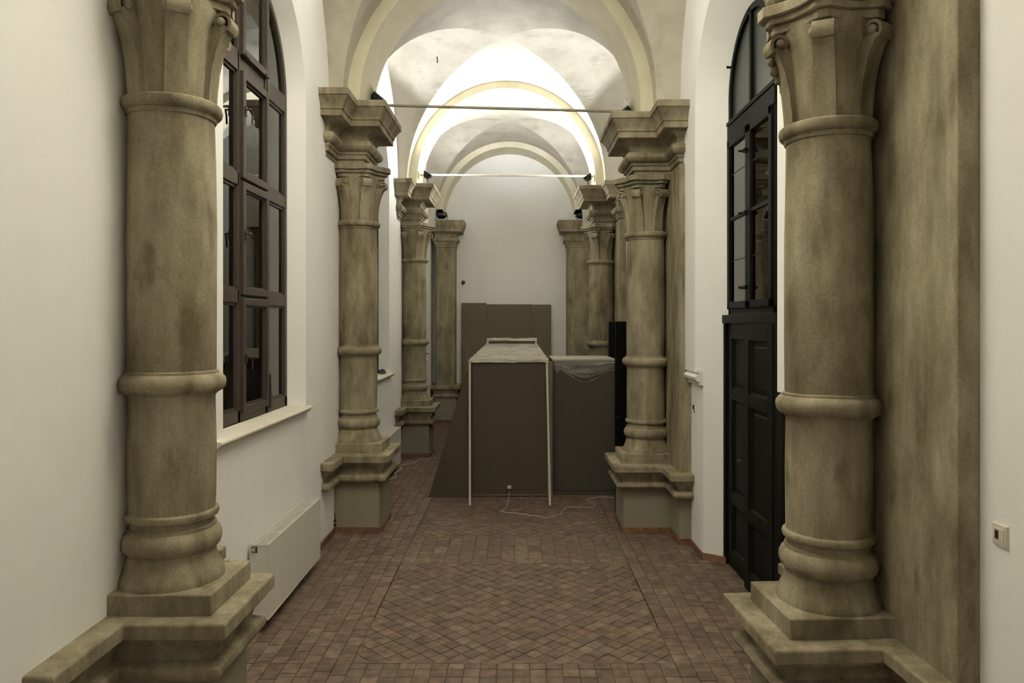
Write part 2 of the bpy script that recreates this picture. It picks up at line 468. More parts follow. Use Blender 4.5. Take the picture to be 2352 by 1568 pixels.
# skirting of terracotta pieces
def skirting(parent, pts, h=.062, t=.018, piece=.21, name='skirting_tile', side=1):
    for (x0, y0), (x1, y1) in zip(pts[:-1], pts[1:]):
        d = Vector((x1 - x0, y1 - y0, 0)); ln = d.length
        if ln < .03: continue
        d.normalize(); nrm = Vector((-d.y, d.x, 0)) * side
        k = max(1, round(ln / piece))
        for i in range(k):
            a = Vector((x0, y0, 0)) + d * (ln * i / k + .0015); b = Vector((x0, y0, 0)) + d * (ln * (i + 1) / k - .0015)
            mbx = MB().prism([a, b, b + nrm * t, a + nrm * t], (0, 0, h * random.uniform(.97, 1.02)))
            mbx.build(name, 'basetile', parent, origin=(a + b) / 2)

bl = tag(MB().box((WL - .01, Y_BACK, 0), (WL + .006, Y_END, .058)).build('baseboard_left', 'mortar'), kind='structure')
skirting(bl, [(WL + .002, 4.12), (WL + .002, 7.7)], side=-1); skirting(bl, [(WL + .002, 8.45), (WL + .002, 12.1)], piece=.4, side=-1)
mbx = MB()
for y0, y1 in ((Y_BACK, 3.0), (3.0, D0), (D1, 7.0), (7.0, Y_END)):
    mbx.prism([(WR(y0) - .004, y0, 0), (WR(y1) - .004, y1, 0), (WR(y1) + .02, y1, 0), (WR(y0) + .02, y0, 0)], (0, 0, .058))
br = tag(mbx.build('baseboard_right', 'mortar'), kind='structure')
skirting(br, [(XD - .04, 6.775), (WR(D1) - .002, D1 - .002), (WR(7.34) - .002, 7.36)], side=1)

# ------------------------------------------------------------------ vaults and transverse arches
def vault_bay(mb, yc, c0, c1):
    """cross vault: barrel A spans the aisle, barrel B meets the side walls; c0,c1 = y where the bay ends (faces of the arches)"""
    half = (c1 - c0) / 2 - .17; n = 40; m = 14
    for s in (-1, 1):                                          # webs A, towards each transverse arch
        yend = c0 if s < 0 else c1
        loops = []
        for j in range(m + 1):
            row = []
            for i in range(n + 1):
                th = math.pi * i / n; x = XC - VA * math.cos(th); z = ZS + VB * math.sin(th)
                yg = yc + s * half * abs(math.cos(th)); row.append((x, yg + (yend - yg) * j / m, z))
            loops.append([(row[0][0], row[0][1], ZS - .2)] + row + [(row[-1][0], row[-1][1], ZS - .2)])
        mb.loft(loops, caps=False, closed=False)
    for s in (-1, 1):                                          # webs B, towards each side wall
        loops = []
        for j in range(m + 1):
            row = []
            for i in range(n + 1):
                ph = math.pi * i / n; y = yc - half * math.cos(ph); z = ZS + VB * math.sin(ph)
                xg = XC + s * VA * abs(math.cos(ph)); xw = (WL - .02) if s < 0 else WR(y) + .02
                row.append((xg + (xw - xg) * j / m, y, z))
            loops.append([(row[0][0], row[0][1], ZS - .2)] + row + [(row[-1][0], row[-1][1], ZS - .2)])
        mb.loft(loops, caps=False, closed=False)

RW = .355
mbv = MB()
ends = [Y_BACK + .2] + COLS + [16.5]
for k in range(4):
    c0 = ends[k] + (RW if k else 0); c1 = ends[k + 1] - RW
    vault_bay(mbv, (c0 + c1) / 2, c0, c1)
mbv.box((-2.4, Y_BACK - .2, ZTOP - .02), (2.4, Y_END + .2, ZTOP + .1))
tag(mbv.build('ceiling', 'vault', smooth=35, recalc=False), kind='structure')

def ring(name, y0, y1, label, group=None, z0=ZS - .16):
    n = 48
    def prof(a, b, z0):
        return [(XC - a, z0)] + [(XC - a * math.cos(math.pi * i / n), max(z0, ZS + b * math.sin(math.pi * i / n))) for i in range(n + 1)] + [(XC + a, z0)]
    i_, o_ = prof(RA, RB, z0), prof(VA + .06, VB + .06, z0)
    mb = MB()
    mb.loft([[(x, y0, z) for x, z in o_], [(x, y0, z) for x, z in i_], [(x, y1, z) for x, z in i_], [(x, y1, z) for x, z in o_]], caps=False, closed=False)
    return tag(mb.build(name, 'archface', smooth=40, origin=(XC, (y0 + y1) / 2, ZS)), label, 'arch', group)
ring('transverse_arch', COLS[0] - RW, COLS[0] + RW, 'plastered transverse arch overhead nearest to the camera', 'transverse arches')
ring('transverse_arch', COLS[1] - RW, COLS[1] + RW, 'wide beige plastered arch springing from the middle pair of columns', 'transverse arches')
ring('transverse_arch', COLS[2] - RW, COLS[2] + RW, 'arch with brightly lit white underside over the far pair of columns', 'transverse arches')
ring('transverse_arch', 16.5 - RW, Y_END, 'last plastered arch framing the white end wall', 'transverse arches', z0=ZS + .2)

# ------------------------------------------------------------------ engaged columns
def tplan(P, u1, v1, u2, v2, o, z, ub=-.03):
    pts = [(ub, -v2 - o), (u2 + o, -v2 - o), (u2 + o, -v1 - o), (u1 + o, -v1 - o), (u1 + o, v1 + o), (u2 + o, v1 + o), (u2 + o, v2 + o), (ub, v2 + o)]
    return [P(u, v, z) for u, v in pts]

def engaged_column(side, yc, label, h_ped=.83, dz=0.0, uc=.186, ped_u=.475, plinth_u=.488, ret_u=.012, pil=False, ang=0.0, ent_u=.31, ent_ret=.02, detail=True, col_r=1.0, v1=.31):
    wx = WL if side < 0 else WR(yc)
    ca, sa = math.cos(ang), math.sin(ang)
    nx, ny = (1, 0) if side < 0 else (-ca, -sa)
    tx, ty = (0, 1) if side < 0 else (-sa, ca)
    P = lambda u, v, z: Vector((wx + u * nx + v * tx, yc + u * ny + v * ty, z))
    root = empty('engaged_column', P(uc, 0, 0), label, 'column', 'engaged columns along the aisle')
    k = h_ped / .83
    v2 = .74
    # pedestal: painted die, stone mouldings and slab
    die = MB().loft([tplan(P, ped_u, v1, ret_u, v2 - .02, 0, z) if pil else [P(u, v, z) for u, v in ((-.03, -v1), (ped_u, -v1), (ped_u, v1), (-.03, v1))] for z in (0, .545 * k)])
    die.build('pedestal', 'pedestal', root, bevel=.006)
    prof = [(.0, .535), (.03, .535), (.055, .545), (.072, .56), (.078, .58), (.072, .602), (.055, .616), (.03, .624), (.022, .626), (.022, .645), (.03, .67), (.042, .695), (.06, .715), (.06, .735), (.07, .737), (.07, .752)]
    if True:
        MB().loft([tplan(P, ped_u, v1, ret_u, v2, o, z * k) for o, z in prof]).build('pedestal_moulding', 'stone', root, smooth=35)
        sl = MB().loft([tplan(P, ped_u, v1, ret_u, v2, .112, z) for z in (.752 * k, h_ped - .012)] + [tplan(P, ped_u, v1, ret_u, v2, .108, h_ped)])
        sl.build('pedestal_slab', 'stone', root, bevel=.007)
    # skirting round the pedestal
    pl = [P(u, v, 0) for u, v in ((ret_u, -v2 + .02), (ret_u, -v1), (ped_u, -v1), (ped_u, v1))]
    pl = ([P(0, -v2 + .02, 0)] if ret_u > .05 else []) + (pl if ret_u > .05 else pl[1:])
    skirting(root, [(p.x, p.y) for p in pl], side=(1 if side > 0 else -1), piece=.19)
    # plinth and attic base
    b0 = h_ped
    pv = .258
    MB().loft([[P(u, v, z) for u, v in ((-.03, -pv), (plinth_u, -pv), (plinth_u, pv), (-.03, pv))] for z in (b0 - .005, b0 + .098)]).build('plinth', 'stone', root, bevel=.007)
    R = .203 * col_r
    cx, cy = P(uc, 0, 0).x, P(uc, 0, 0).y
    def lathe(name, prof, n=56, mat='stone', jit=.004):
        v = MB().lathe((cx, cy), [(r * col_r, z) for r, z in prof], n)
        return v.build(name, mat, root, smooth=38, jit=jit)
    z0 = b0 + .095                                             # foot
    lathe('column_base', [(.250, z0 - .01), (.250, z0 + .012), (.247, z0 + .03), (.236, z0 + .055), (.222, z0 + .085), (.213, z0 + .112), (.209, z0 + .13),
                          (.205, z0 + .135), (.205, z0 + .15), (.216, z0 + .155), (.229, z0 + .17), (.236, z0 + .195), (.234, z0 + .222), (.222, z0 + .247), (.208, z0 + .258),
                          (.208, z0 + .272), (.196, z0 + .275), (.195, z0 + .30), (.203, z0 + .305), (.217, z0 + .312), (.221, z0 + .326), (.217, z0 + .34), (.205, z0 + .348)])
    zr = 1.905 + dz                                            # ring half way up
    zn = 3.262 + dz                                            # necking
    zb = z0 + .345
    low = [(.203, zb), (.206, zb + .1), (.206, (zb + zr) / 2), (.203, zr - .07), (.206, zr - .062), (.212, zr - .052)]
    lathe('lower_shaft', low + [(.2, zr - .04)])
    lathe('shaft_ring', [(.20, zr - .06), (.213, zr - .055), (.222, zr - .048), (.238, zr - .04), (.249, zr - .022), (.253, zr), (.249, zr + .02), (.238, zr + .035), (.222, zr + .041), (.218, zr + .044), (.218, zr + .055), (.205, zr + .06), (.2, zr + .062)])
    lathe('upper_shaft', [(.2, zr + .05), (.206, zr + .065), (.208, zr + .35), (.208, zr + .8), (.204, zr + 1.1), (.2, zn - .05), (.2, zn - .02)])
    lathe('necking', [(.19, zn - .05), (.206, zn - .048), (.211, zn - .04), (.211, zn - .026), (.222, zn - .024), (.234, zn - .012), (.238, zn + .006), (.234, zn + .026), (.222, zn + .036), (.19, zn + .04)])
    # capital
    zt = zn + .50
    lathe('capital_bell', [(.185, zn + .03), (.190, zn + .10), (.197, zn + .22), (.208, zn + .34), (.225, zn + .43), (.245, zt - .02), (.245, zt + .02)], jit=.005)
    for q in range(6):                                         # scrolled straps all round the bell
        a = q * math.pi / 3 + ang
        er = Vector((math.cos(a), math.sin(a), 0)); et = Vector((-math.sin(a), math.cos(a), 0))
        if er.x * nx < -.9: continue
        path = [(.192, zn + .03), (.196, zn + .10), (.206, zn + .20), (.226, zn + .29), (.252, zn + .36), (.276, zn + .40)]
        cr, cz, rr = .262, zn + .432, .052
        for t in range(0, 19):
            an = -0.75 + t * .36; r_ = rr * (1 - t * .036)
            path.append((cr + r_ * math.cos(an), cz + r_ * math.sin(an)))
        th = .013
        pv_ = [Vector((r, z)) for r, z in path]
        sides = []
        for i, p in enumerate(pv_):
            d = (pv_[min(i + 1, len(pv_) - 1)] - pv_[max(i - 1, 0)]).normalized(); nn = Vector((d.y, -d.x))
            k_ = th if i < 6 else th * .75
            sides.append((p + nn * k_ * (1 if i < 6 else .6), p - nn * (k_ if i > 5 else .05)))
        loops = []
        for i, (a_, b_) in enumerate(sides):
            wd = .052 - .004 * min(i, 5) / 5 if i < 6 else .05
            base = Vector((cx, cy, 0))
            loops.append([base + er * pp.x * col_r + et * w_ + Vector((0, 0, pp.y)) for pp, w_ in ((a_, -wd), (a_, wd), (b_, wd), (b_, -wd))])
        st = MB().loft(loops).build('capital_strap', 'stone', root, smooth=45, jit=.003)
        ey = MB()
        base = Vector((cx, cy, cz)) + er * cr * col_r
        ey.loft([[base + et * t_ + (er * math.cos(2 * math.pi * i / 12) + Vector((0, 0, 1)) * math.sin(2 * math.pi * i / 12)) * r_ for i in range(12)] for t_, r_ in ((-.066, .010), (-.06, .019), (-.05, .024), (.05, .024), (.06, .019), (.066, .010))])
        ey.build('volute_eye', 'stone', st, smooth=40)
    def abacus(name, hw, depth, z0_, z1_, horn):
        pts = []
        for q in range(6):                                     # concave sides between blunt horns
            a0, a1 = q * math.pi / 3 + ang, (q + 1) * math.pi / 3 + ang
            h0, h1 = Vector((math.cos(a0), math.sin(a0))) * hw, Vector((math.cos(a1), math.sin(a1))) * hw
            d = (h1 - h0).normalized(); h0 = h0 + d * horn; h1 = h1 - d * horn
            inw = -(h0 + h1).normalized()
            for i in range(9):
                t = i / 8
                pts.append(h0 + (h1 - h0) * t + inw * depth * 4 * t * (1 - t))
        return MB().loft([[(cx + p.x, cy + p.y, z) for p in pts] for z in (z0_, z1_)]).build(name, 'stone', root, smooth=30, bevel=.005)
    abacus('abacus', .30, .022, zt - .012, zt + .030, .028)
    abacus('abacus', .335, .026, zt + .030, zt + .062, .04)
    abacus('abacus', .37, .030, zt + .062, zt + .118, .045)
    # entablature block
    e = 4.48 + dz
    pr = [(-.01, -.60), (-.01, -.555), (.012, -.553), (.012, -.505), (.028, -.503), (.028, -.475), (.05, -.47), (.075, -.452), (.088, -.425), (.084, -.395), (.062, -.372), (.03, -.366),
          (.024, -.352), (.024, -.315), (.034, -.295), (.06, -.272), (.092, -.262), (.092, -.252), (.186, -.250), (.186, -.188), (.198, -.186), (.198, -.168), (.206, -.150), (.222, -.118), (.244, -.088), (.256, -.07), (.268, -.066), (.268, -.004), (.262, 0)]
    ev1, ev2 = .255, .66
    MB().loft([tplan(P, ent_u, ev1, ent_ret, ev2, o, e + z) for o, z in pr]).build('entablature', 'stone', root, smooth=32, bevel=.004)
    if pil:                                                    # pilaster strip behind the column
        MB().loft([[P(u, v, z) for u, v in ((-.03, -.72), (ret_u, -.72), (ret_u, .72), (-.03, .72))] for z in (h_ped - .01, e - .58)]).build('pilaster', 'stone', root, bevel=.008)
    return root, P

cL1, PL1 = engaged_column(-1, COLS[0], 'nearest stone column on the left wall beside the large window', v1=.24)
cL2, PL2 = engaged_column(-1, COLS[1], 'left engaged column just beyond the near radiator')
cL3, PL3 = engaged_column(-1, COLS[2], 'far left engaged column next to the flat corner pilaster', dz=-.02)
cR1, PR1 = engaged_column(1, COLS[0] + .02, 'nearest stone column on the right, set against a broad pilaster', h_ped=.72, dz=-.112, uc=.295, ped_u=.60, plinth_u=.60, ret_u=.098, pil=True, ang=.045, v1=.255, ent_u=.40, ent_ret=.10)
cR2, PR2 = engaged_column(1, COLS[1], 'right engaged column in front of the black door leaf', h_ped=.72, dz=-.118, uc=.33, ped_u=.616, plinth_u=.63, ret_u=.12, pil=True, ent_u=.50, ent_ret=.11)
cR3, PR3 = engaged_column(1, COLS[2], 'far right engaged column rising behind the grey-brown case', h_ped=.76, dz=-.05, uc=.315, ped_u=.6, plinth_u=.6, ret_u=.11, pil=True, ent_u=.47, ent_ret=.10)

# leaf drops under the nave-side volute of the near right capital
for i, (du, dv, z, r) in enumerate(((.285, .02, 3.515, .020), (.262, .035, 3.475, .024), (.240, .045, 3.43, .018), (.215, .05, 3.38, .014))):
    p = PR1(.295 + du, dv, z)
    lo = []
    for j in range(7):
        a = -math.pi / 2 + math.pi * j / 6
        lo.append([(p.x + r * math.cos(a) * math.cos(t * math.pi / 5), p.y + r * math.cos(a) * math.sin(t * math.pi / 5), p.z + 1.2 * r * math.sin(a)) for t in range(10)])
    MB().loft(lo).build('leaf_drop', 'stone', cR1, smooth=60)

# flat corner pilasters against the end wall
def corner_pilaster(x0, x1, label):
    root = empty('corner_pilaster', ((x0 + x1) / 2, 16.4, 0), label, 'pilaster', 'corner pilasters by the end wall')
    yb = Y_END + .02
    def rect(o, z): return [(x0 - o, 16.4 - o, z), (x1 + o, 16.4 - o, z), (x1 + o, yb, z), (x0 - o, yb, z)]
    MB().loft([rect(.03, 0), rect(.03, .56)]).build('pedestal', 'pedestal', root, bevel=.006)
    MB().loft([rect(o, z) for o, z in ((.03, .55), (.07, .565), (.085, .59), (.07, .62), (.045, .63), (.05, .68), (.075, .72), (.075, .745))]).build('pedestal_moulding', 'stone', root, smooth=35)
    MB().loft([rect(.115, .745), rect(.115, .83)]).build('pedestal_slab', 'stone', root, bevel=.006)
    MB().loft([rect(0, .82), rect(0, 3.92)]).build('shaft', 'stone', root, bevel=.008)
    MB().loft([rect(o, 4.46 + z) for o, z in ((-.01, -.58), (.015, -.575), (.015, -.52), (.03, -.515), (.03, -.47), (.055, -.46), (.08, -.42), (.06, -.37), (.03, -.355), (.03, -.30), (.07, -.26), (.10, -.25), (.16, -.245), (.16, -.19), (.17, -.18), (.19, -.12), (.215, -.07), (.215, 0))]).build('entablature', 'stone', root, smooth=32, bevel=.004)
    skirting(root, [(x0 - .03, 16.37), (x1 + .03, 16.37)], side=-1, piece=.25)
corner_pilaster(-1.80, -1.38, 'flat beige pilaster in the far left corner')
corner_pilaster(1.11, 1.66, 'flat beige pilaster in the far right corner behind the column')

# ------------------------------------------------------------------ tie rods
def tie_rod(y, zl, zr, x0, x1, label):
    o = MB().tube([(x0 + (x1 - x0) * i / 10, y, zl + (zr - zl) * i / 10) for i in range(11)], .015, 10).build('tie_rod', 'rod', smooth=50, origin=((x0 + x1) / 2, y, (zl + zr) / 2))
    tag(o, label, 'tie rod', 'iron tie rods')
tie_rod(8.05, 4.575, 4.495, XC - RA - .03, XC + RA + .03, 'iron tie rod across the nearer, wider arch')
tie_rod(12.42, 4.69, 4.665, XC - RA - .03, XC + RA + .03, 'thin tie rod glowing between the far pair of columns')

# ------------------------------------------------------------------ floodlights
def floodlight(loc, aim, label, power, lit=True, spot=2.2, blend=.5, size=1.0, visor=True, base_z=None, radius=.05, beam=None):
    root = empty('floodlight', (loc[0], loc[1], base_z if base_z is not None else loc[2] - .1), label, 'floodlight', 'black floodlights on the capitals')
    d = Vector(aim).normalized()
    a = d.cross(Vector((0, 0, 1))).normalized(); b = a.cross(d).normalized()
    L0 = Vector(loc)
    T = lambda x, y, z: L0 + (a * x + b * y + d * z) * size
    def rect(w_, h_, z): return [T(-w_, -h_, z), T(w_, -h_, z), T(w_, h_, z), T(-w_, h_, z)]
    MB().loft([rect(.05, .035, -.09), rect(.085, .06, -.055), (rect(.10, .072, -.012)), rect(.115, .085, -.01), rect(.115, .085, .012), rect(.10, .07, .012), rect(.10, .07, .004)]).build('housing', 'blackmetal', root, bevel=.003)
    MB().loft([rect(.099, .069, .003), rect(.099, .069, .007)]).build('front_glass', 'lampglass_on' if lit else 'lampglass_off', root)
    bz = base_z if base_z is not None else loc[2] - .1
    br_ = MB()
    for s in (-1, 1):
        p = T(s * .125, 0, -.02)
        br_.tube([p, Vector((p.x, p.y, bz + .012))], .007, 6)
    p, q = T(-.125, 0, -.02), T(.125, 0, -.02)
    br_.tube([Vector((p.x, p.y, bz + .010)), Vector((q.x, q.y, bz + .010))], .009, 6)
    br_.build('bracket', 'blackmetal', root)
    if visor:
        f = MB()
        f.prism([T(-.11, .085, .01), T(.11, .085, .01), T(.10, .095, .10), T(-.10, .095, .10)], b * .003 * size)
        f.build('visor', 'chrome', root)
    if lit:
        ld = bpy.data.lights.new('floodlight_beam', 'SPOT'); ld.energy = power; ld.color = LIGHT_COL
        ld.spot_size = spot; ld.spot_blend = blend; ld.shadow_soft_size = radius
        lo = bpy.data.objects.new('floodlight_beam', ld); C.objects.link(lo)
        lo.parent = root
        lo.location = T(0, 0, .03) - root.location
        lo.rotation_euler = (Vector(beam).normalized() if beam else d).to_track_quat('-Z', 'Y').to_euler()
    return root

# nearest columns (above the frame), washing the first arch
floodlight((-1.50, 3.93, 4.62), (.5, .08, .85), 'floodlight on the capital of the nearest left column', P_NEAR, spot=2.07, base_z=4.48)
floodlight((1.20, 3.93, 4.52), (-.5, .08, .85), 'floodlight on the capital of the nearest right column', P_NEAR, spot=2.07, base_z=4.37)
# middle columns, switched off
floodlight((-1.555, 8.24, 4.70), (.55, .22, .8), 'floodlight on the left capital beside the nearer tie rod', 0, lit=False, base_z=4.48, size=.85)
floodlight((1.20, 8.30, 4.545), (-.55, .22, .8), 'floodlight on the right capital, almost hidden behind the cornice', 0, lit=False, base_z=4.36)
# far columns, washing the arch above them and the vault in front of it
floodlight((-1.48, 12.24, 4.66), (.5, .06, .86), 'floodlight under the bright arch on the far left capital', P_FAR, spot=2.85, blend=.35, base_z=4.46, size=.85, visor=False)
floodlight((1.16, 12.24, 4.62), (-.5, .06, .86), 'floodlight under the bright arch on the far right capital', P_FAR, spot=2.85, blend=.35, base_z=4.43, size=.85, visor=False)
# end pilasters, unlit, tipped towards the camera
floodlight((-1.67, 16.32, 4.60), (.1, -.55, .85), 'unlit floodlight on the far left corner pilaster', 0, lit=False, visor=False, base_z=4.46, size=1.05)
floodlight((1.42, 16.32, 4.60), (-.35, -.45, .85), 'unlit floodlight on the far right corner pilaster', 0, lit=False, visor=False, base_z=4.46, size=1.05)

# ------------------------------------------------------------------ left windows
def left_window(idx, y0, y1, detail=True):
    root = empty('window_%d' % idx, (XWIN, (y0 + y1) / 2, SILL_Z), kind='structure')
    x0, x1 = XWIN - .05, XWIN + .03
    zb = 1.465; r = (y1 - y0) / 2; yc = (y0 + y1) / 2; sp = LSPR
    m1, m2 = y0 + (y1 - y0) * .328, y0 + (y1 - y0) * .683
    fr = MB()
    f = .055
    fr.box((x0, y0, zb), (x1, y0 + f, sp)); fr.box((x0, y1 - f, zb), (x1, y1, sp)); fr.box((x0, y0, zb), (x1, y1, zb + .09))
    o_, i_ = arch_pts(y0, y1, sp, r), arch_pts(y0 + f, y1 - f, sp, r - f)
    fr.loft([[(x0, y, z) for y, z in o_], [(x1, y, z) for y, z in o_], [(x1, y, z) for y, z in i_], [(x0, y, z) for y, z in i_], [(x0, y, z) for y, z in o_]], caps=False, closed=False)
    for m_ in (m1, m2):
        h = sp + math.sqrt(max(0, (r - .03) ** 2 - (m_ - yc) ** 2))
        fr.box((x0, m_ - .028, zb), (x1, m_ + .028, h))
    trans = [2.40, 3.27, 4.14]
    for i, t in enumerate(trans):
        hh = .05 if i < 2 else .075
        fr.box((x0, y0 + f, t - hh), (x1, m1, t + hh)); fr.box((x0, m2, t - hh), (x1, y1 - f, t + hh))
        fr.box((x0, m1, t - (hh if i == 2 else .03)), (x1 - .01, m2, t + (hh if i == 2 else .03)))
    fr.build('frame', 'wood', root, bevel=.004)
    zs = [zb + .09] + trans
    # fixed side lights
    for a, b in ((y0 + f, m1 - .028), (m2 + .028, y1 - f)):
        for i in range(3):
            lo = zs[i] + (.05 if i else 0); hi = zs[i + 1] - (.05 if i < 2 else .075)
            bead = MB()
            for q in ((a, a + .012, lo, hi), (b - .012, b, lo, hi)): bead.box((x0 + .03, q[0], q[2]), (x1 - .015, q[1], q[3]))
            for q in ((lo, lo + .02), (hi - .02, hi)): bead.box((x0 + .03, a, q[0]), (x1 - .015, b, q[1]))
            bead.build('glazing_bead', 'wood', root)
            MB().box((x1 - .034, a, lo), (x1 - .028, b, hi)).build('pane', 'glass', root)
        pts = [(y, z) for y, z in arch_pts(y0 + f, y1 - f, sp, r - f, 60) if a - 1e-4 <= y <= b + 1e-4 and z > 4.215]
        if pts[0][0] > pts[-1][0]: pts.reverse()
        lo = 4.215
        poly = [(a, lo), (b, lo)] + list(reversed(pts))
        MB().prism([(x1 - .034, y, z) for y, z in poly], (.006, 0, 0)).build('pane', 'glass', root)
    # opening casements in the middle light, top-hung sash above
    for i in range(4):
        lo = (zs[i] + .012) if i else zs[0] - .03
        hi = (zs[i + 1] - .012) if i < 2 else (4.14 - .06 if i == 2 else sp + math.sqrt((r - f) ** 2 - (m1 - yc) ** 2) - .0)
        if i == 3: lo = 4.14 + .06
        a, b = m1 + .015, m2 - .015; cf = .055
        xc0, xc1 = x1 - .035, x1 + .028
        sash = MB()
        sash.box((xc0, a, lo), (xc1, a + cf, hi)); sash.box((xc0, b - cf, lo), (xc1, b, hi))
        sash.box((xc0, a + cf, lo), (xc1, b - cf, lo + cf)); sash.box((xc0, a + cf, hi - cf), (xc1, b - cf, hi))
        so = sash.build('casement', 'wood', root, bevel=.004)
        bead = MB()
        for q in ((a + cf, a + cf + .014, lo + cf, hi - cf), (b - cf - .014, b - cf, lo + cf, hi - cf)): bead.box((xc0, q[0], q[2]), (xc1 - .022, q[1], q[3]))
        for q in ((lo + cf, lo + cf + .014), (hi - cf - .014, hi - cf)): bead.box((xc0, a + cf, q[0]), (xc1 - .022, b - cf, q[1]))
        bead.build('glazing_bead', 'wood', so)
        MB().box((xc1 - .040, a + cf, lo + cf), (xc1 - .034, b - cf, hi - cf)).build('pane', 'glass', so)
        if i < 3 and detail:
            zh = (lo + hi) / 2 + (.10 if i == 2 else (.02 if i == 1 else -.02))
            h = MB(); yh = a + .032
            h.box((xc1, yh - .014, zh - .035), (xc1 + .012, yh + .014, zh + .035))
            h.tube(smooth_path([(xc1 + .008, yh, zh + .012), (xc1 + .036, yh, zh + .014), (xc1 + .042, yh + .02, zh + .008), (xc1 + .042, yh + .034, zh - .03), (xc1 + .040, yh + .034, zh - .085)], 5), .0075, 8)
            h.build('handle', 'handle', so, smooth=40)
        if i == 3 and detail:
            for yy in (a + .06, b - .06):
                MB().tube([(xc1 + .004, yy - .04, lo + .004), (xc1 + .004, yy + .04, lo + .004)], .010, 8).build('hinge', 'handle', so, smooth=40)
    return root
left_window(1, 4.93, 6.62); left_window(2, 9.31, 11.0, detail=False); win3 = left_window(3, 13.6, 15.3, detail=False)

def sill(y0, y1, label):
    prof = [(XWIN + .02, .0), (WL + .055, -.012), (WL + .062, -.02), (WL + .062, -.034), (WL + .045, -.038), (WL + .045, -.048), (WL + .03, -.06), (WL + .012, -.068), (WL - .02, -.068), (XWIN + .02, -.068)]
    o = MB().loft([[(x, y, SILL_Z + .012 + z) for x, z in prof] for y in (y0, y1)]).build('window_sill', 'sill', smooth=30, bevel=.003, origin=(WL, (y0 + y1) / 2, SILL_Z))
    tag(o, label, 'window sill', 'moulded window sills')
sill(4.66, 6.74, 'pale moulded sill under the large near window')
sill(9.05, 11.27, 'pale moulded sill between the middle and far left columns')
sill(13.33, 15.57, 'small pale sill by the far left corner')

# tools left on the far sill and the near frame foot
tb = empty('cable_coil', (-2.0, 10.86, SILL_Z + .012), 'dark tangle of cable lying on the second left window sill', 'cable')
MB().tube(smooth_path([(-2.0 + .07 * math.cos(t * .9) * (1 - .02 * t), 10.86 + .14 * math.sin(t * .9), SILL_Z + .022 + .0016 * t) for t in range(24)], 3), .010, 6).build('coil', 'dark', tb)
MB().box((-2.05, 10.98, SILL_Z + .012), (-1.97, 11.05, SILL_Z + .06)).build('plug', 'dark', tb, bevel=.01)
MB().tube([(-2.07, 13.98, 1.61), (-1.66, 13.9, 1.625)], .008, 6).build('stay_bar', 'dark', win3)
wd = MB().prism([(XWIN + .045, 6.085, 1.50), (XWIN + .045, 6.135, 1.50), (XWIN + .045, 6.115, 1.76), (XWIN + .045, 6.108, 1.78), (XWIN + .045, 6.100, 1.64)], (.012, 0, 0)).build('black_wedge', 'dark', origin=(XWIN + .05, 6.1, 1.5))
tag(wd, 'slim black wedge leaning at the foot of the near window', 'wedge')

# ------------------------------------------------------------------ right door and window
win = empty('window_4', (XD, 6.1, 2.27), kind='structure')
x0, x1 = XD - .03, XD + .05
ym = 6.13; y0, y1 = 5.51, 6.75; r = (y1 - y0) / 2; sp = ISP; f = .055
fr = MB()
fr.box((x0, y0, 2.27), (x1, y0 + f, sp)); fr.box((x0, y1 - f, 2.27), (x1, y1, sp)); fr.box((x0, y0, 2.24), (x1, y1, 2.33))
o_, i_ = arch_pts(y0, y1, sp, r), arch_pts(y0 + f, y1 - f, sp, r - f)
fr.loft([[(x0, y, z) for y, z in o_], [(x1, y, z) for y, z in o_], [(x1, y, z) for y, z in i_], [(x0, y, z) for y, z in i_], [(x0, y, z) for y, z in o_]], caps=False, closed=False)
fr.box((x0 - .012, y0, 3.84), (x1, y1, 3.98)); fr.box((x0 - .02, y0, 3.985), (x0 + .03, y1, 4.02))
fr.box((x0, ym - .022, 3.98), (x1, ym + .022, sp + r - .02))
fr.build('frame', 'black', win, bevel=.004)
arc = arch_pts(y0 + f, y1 - f, sp, r - f, 40)
for s, nm in ((0, 'fanlight_pane'), (1, 'fanlight_pane')):
    pts = [(y, z) for y, z in arc if (y > ym + .02) == bool(s) and abs(y - ym) > .02]
    if s: poly = [(ym + .02, 4.0), (y1 - f, 4.0)] + list(reversed(pts)) + [(ym + .02, sp + r - f)]
    else: poly = [(y0 + f, 4.0), (ym - .02, 4.0), (ym - .02, sp + r - f)] + list(reversed(pts))
    MB().prism([(x0 + .03, y, z) for y, z in poly], (.008, 0, 0)).build(nm, 'frosted', win)
for a, b, s in ((y0 + .05, ym - .004, -1), (ym + .004, y1 - .03, 1)):
    cs = MB(); cf = .06; xa, xb = x0 - .02, x0 + .03
    lo, hi = 2.33, 3.84
    cs.box((xa, a, lo), (xb, a + cf, hi)); cs.box((xa, b - cf, lo), (xb, b, hi)); cs.box((xa, a, lo), (xb, b, lo + cf)); cs.box((xa, a, hi - cf), (xb, b, hi))
    cs.box((xa + .008, a + cf, 3.115), (xb - .01, b - cf, 3.145))
    co = cs.build('casement', 'black', win, bevel=.003)
    for zz in (2.755, 3.53): MB().box((xa + .022, a + cf, zz - .004), (xa + .030, b - cf, zz + .004)).build('glazing_bar', 'black', co)
    for p, q in ((lo + cf, 2.751), (2.759, 3.115), (3.145, 3.526), (3.534, hi - cf)):
        MB().box((xa + .024, a + cf, p), (xa + .030, b - cf, q)).build('pane', 'glass', co)
for zz in (2.50, 3.12, 3.64):
    MB().box((x0 - .045, ym - .012, zz - .02), (x0 - .018, ym + .05, zz + .012)).tube([(x0 - .04, ym + .045, zz - .004), (x0 - .075, ym + .06, zz)], .010, 8).build('latch', 'black', win, smooth=40)
MB().tube([(XD - .03, 6.66, 4.50), (XD - .07, 6.668, 4.505)], .012, 8).build('latch', 'black', win, smooth=40)

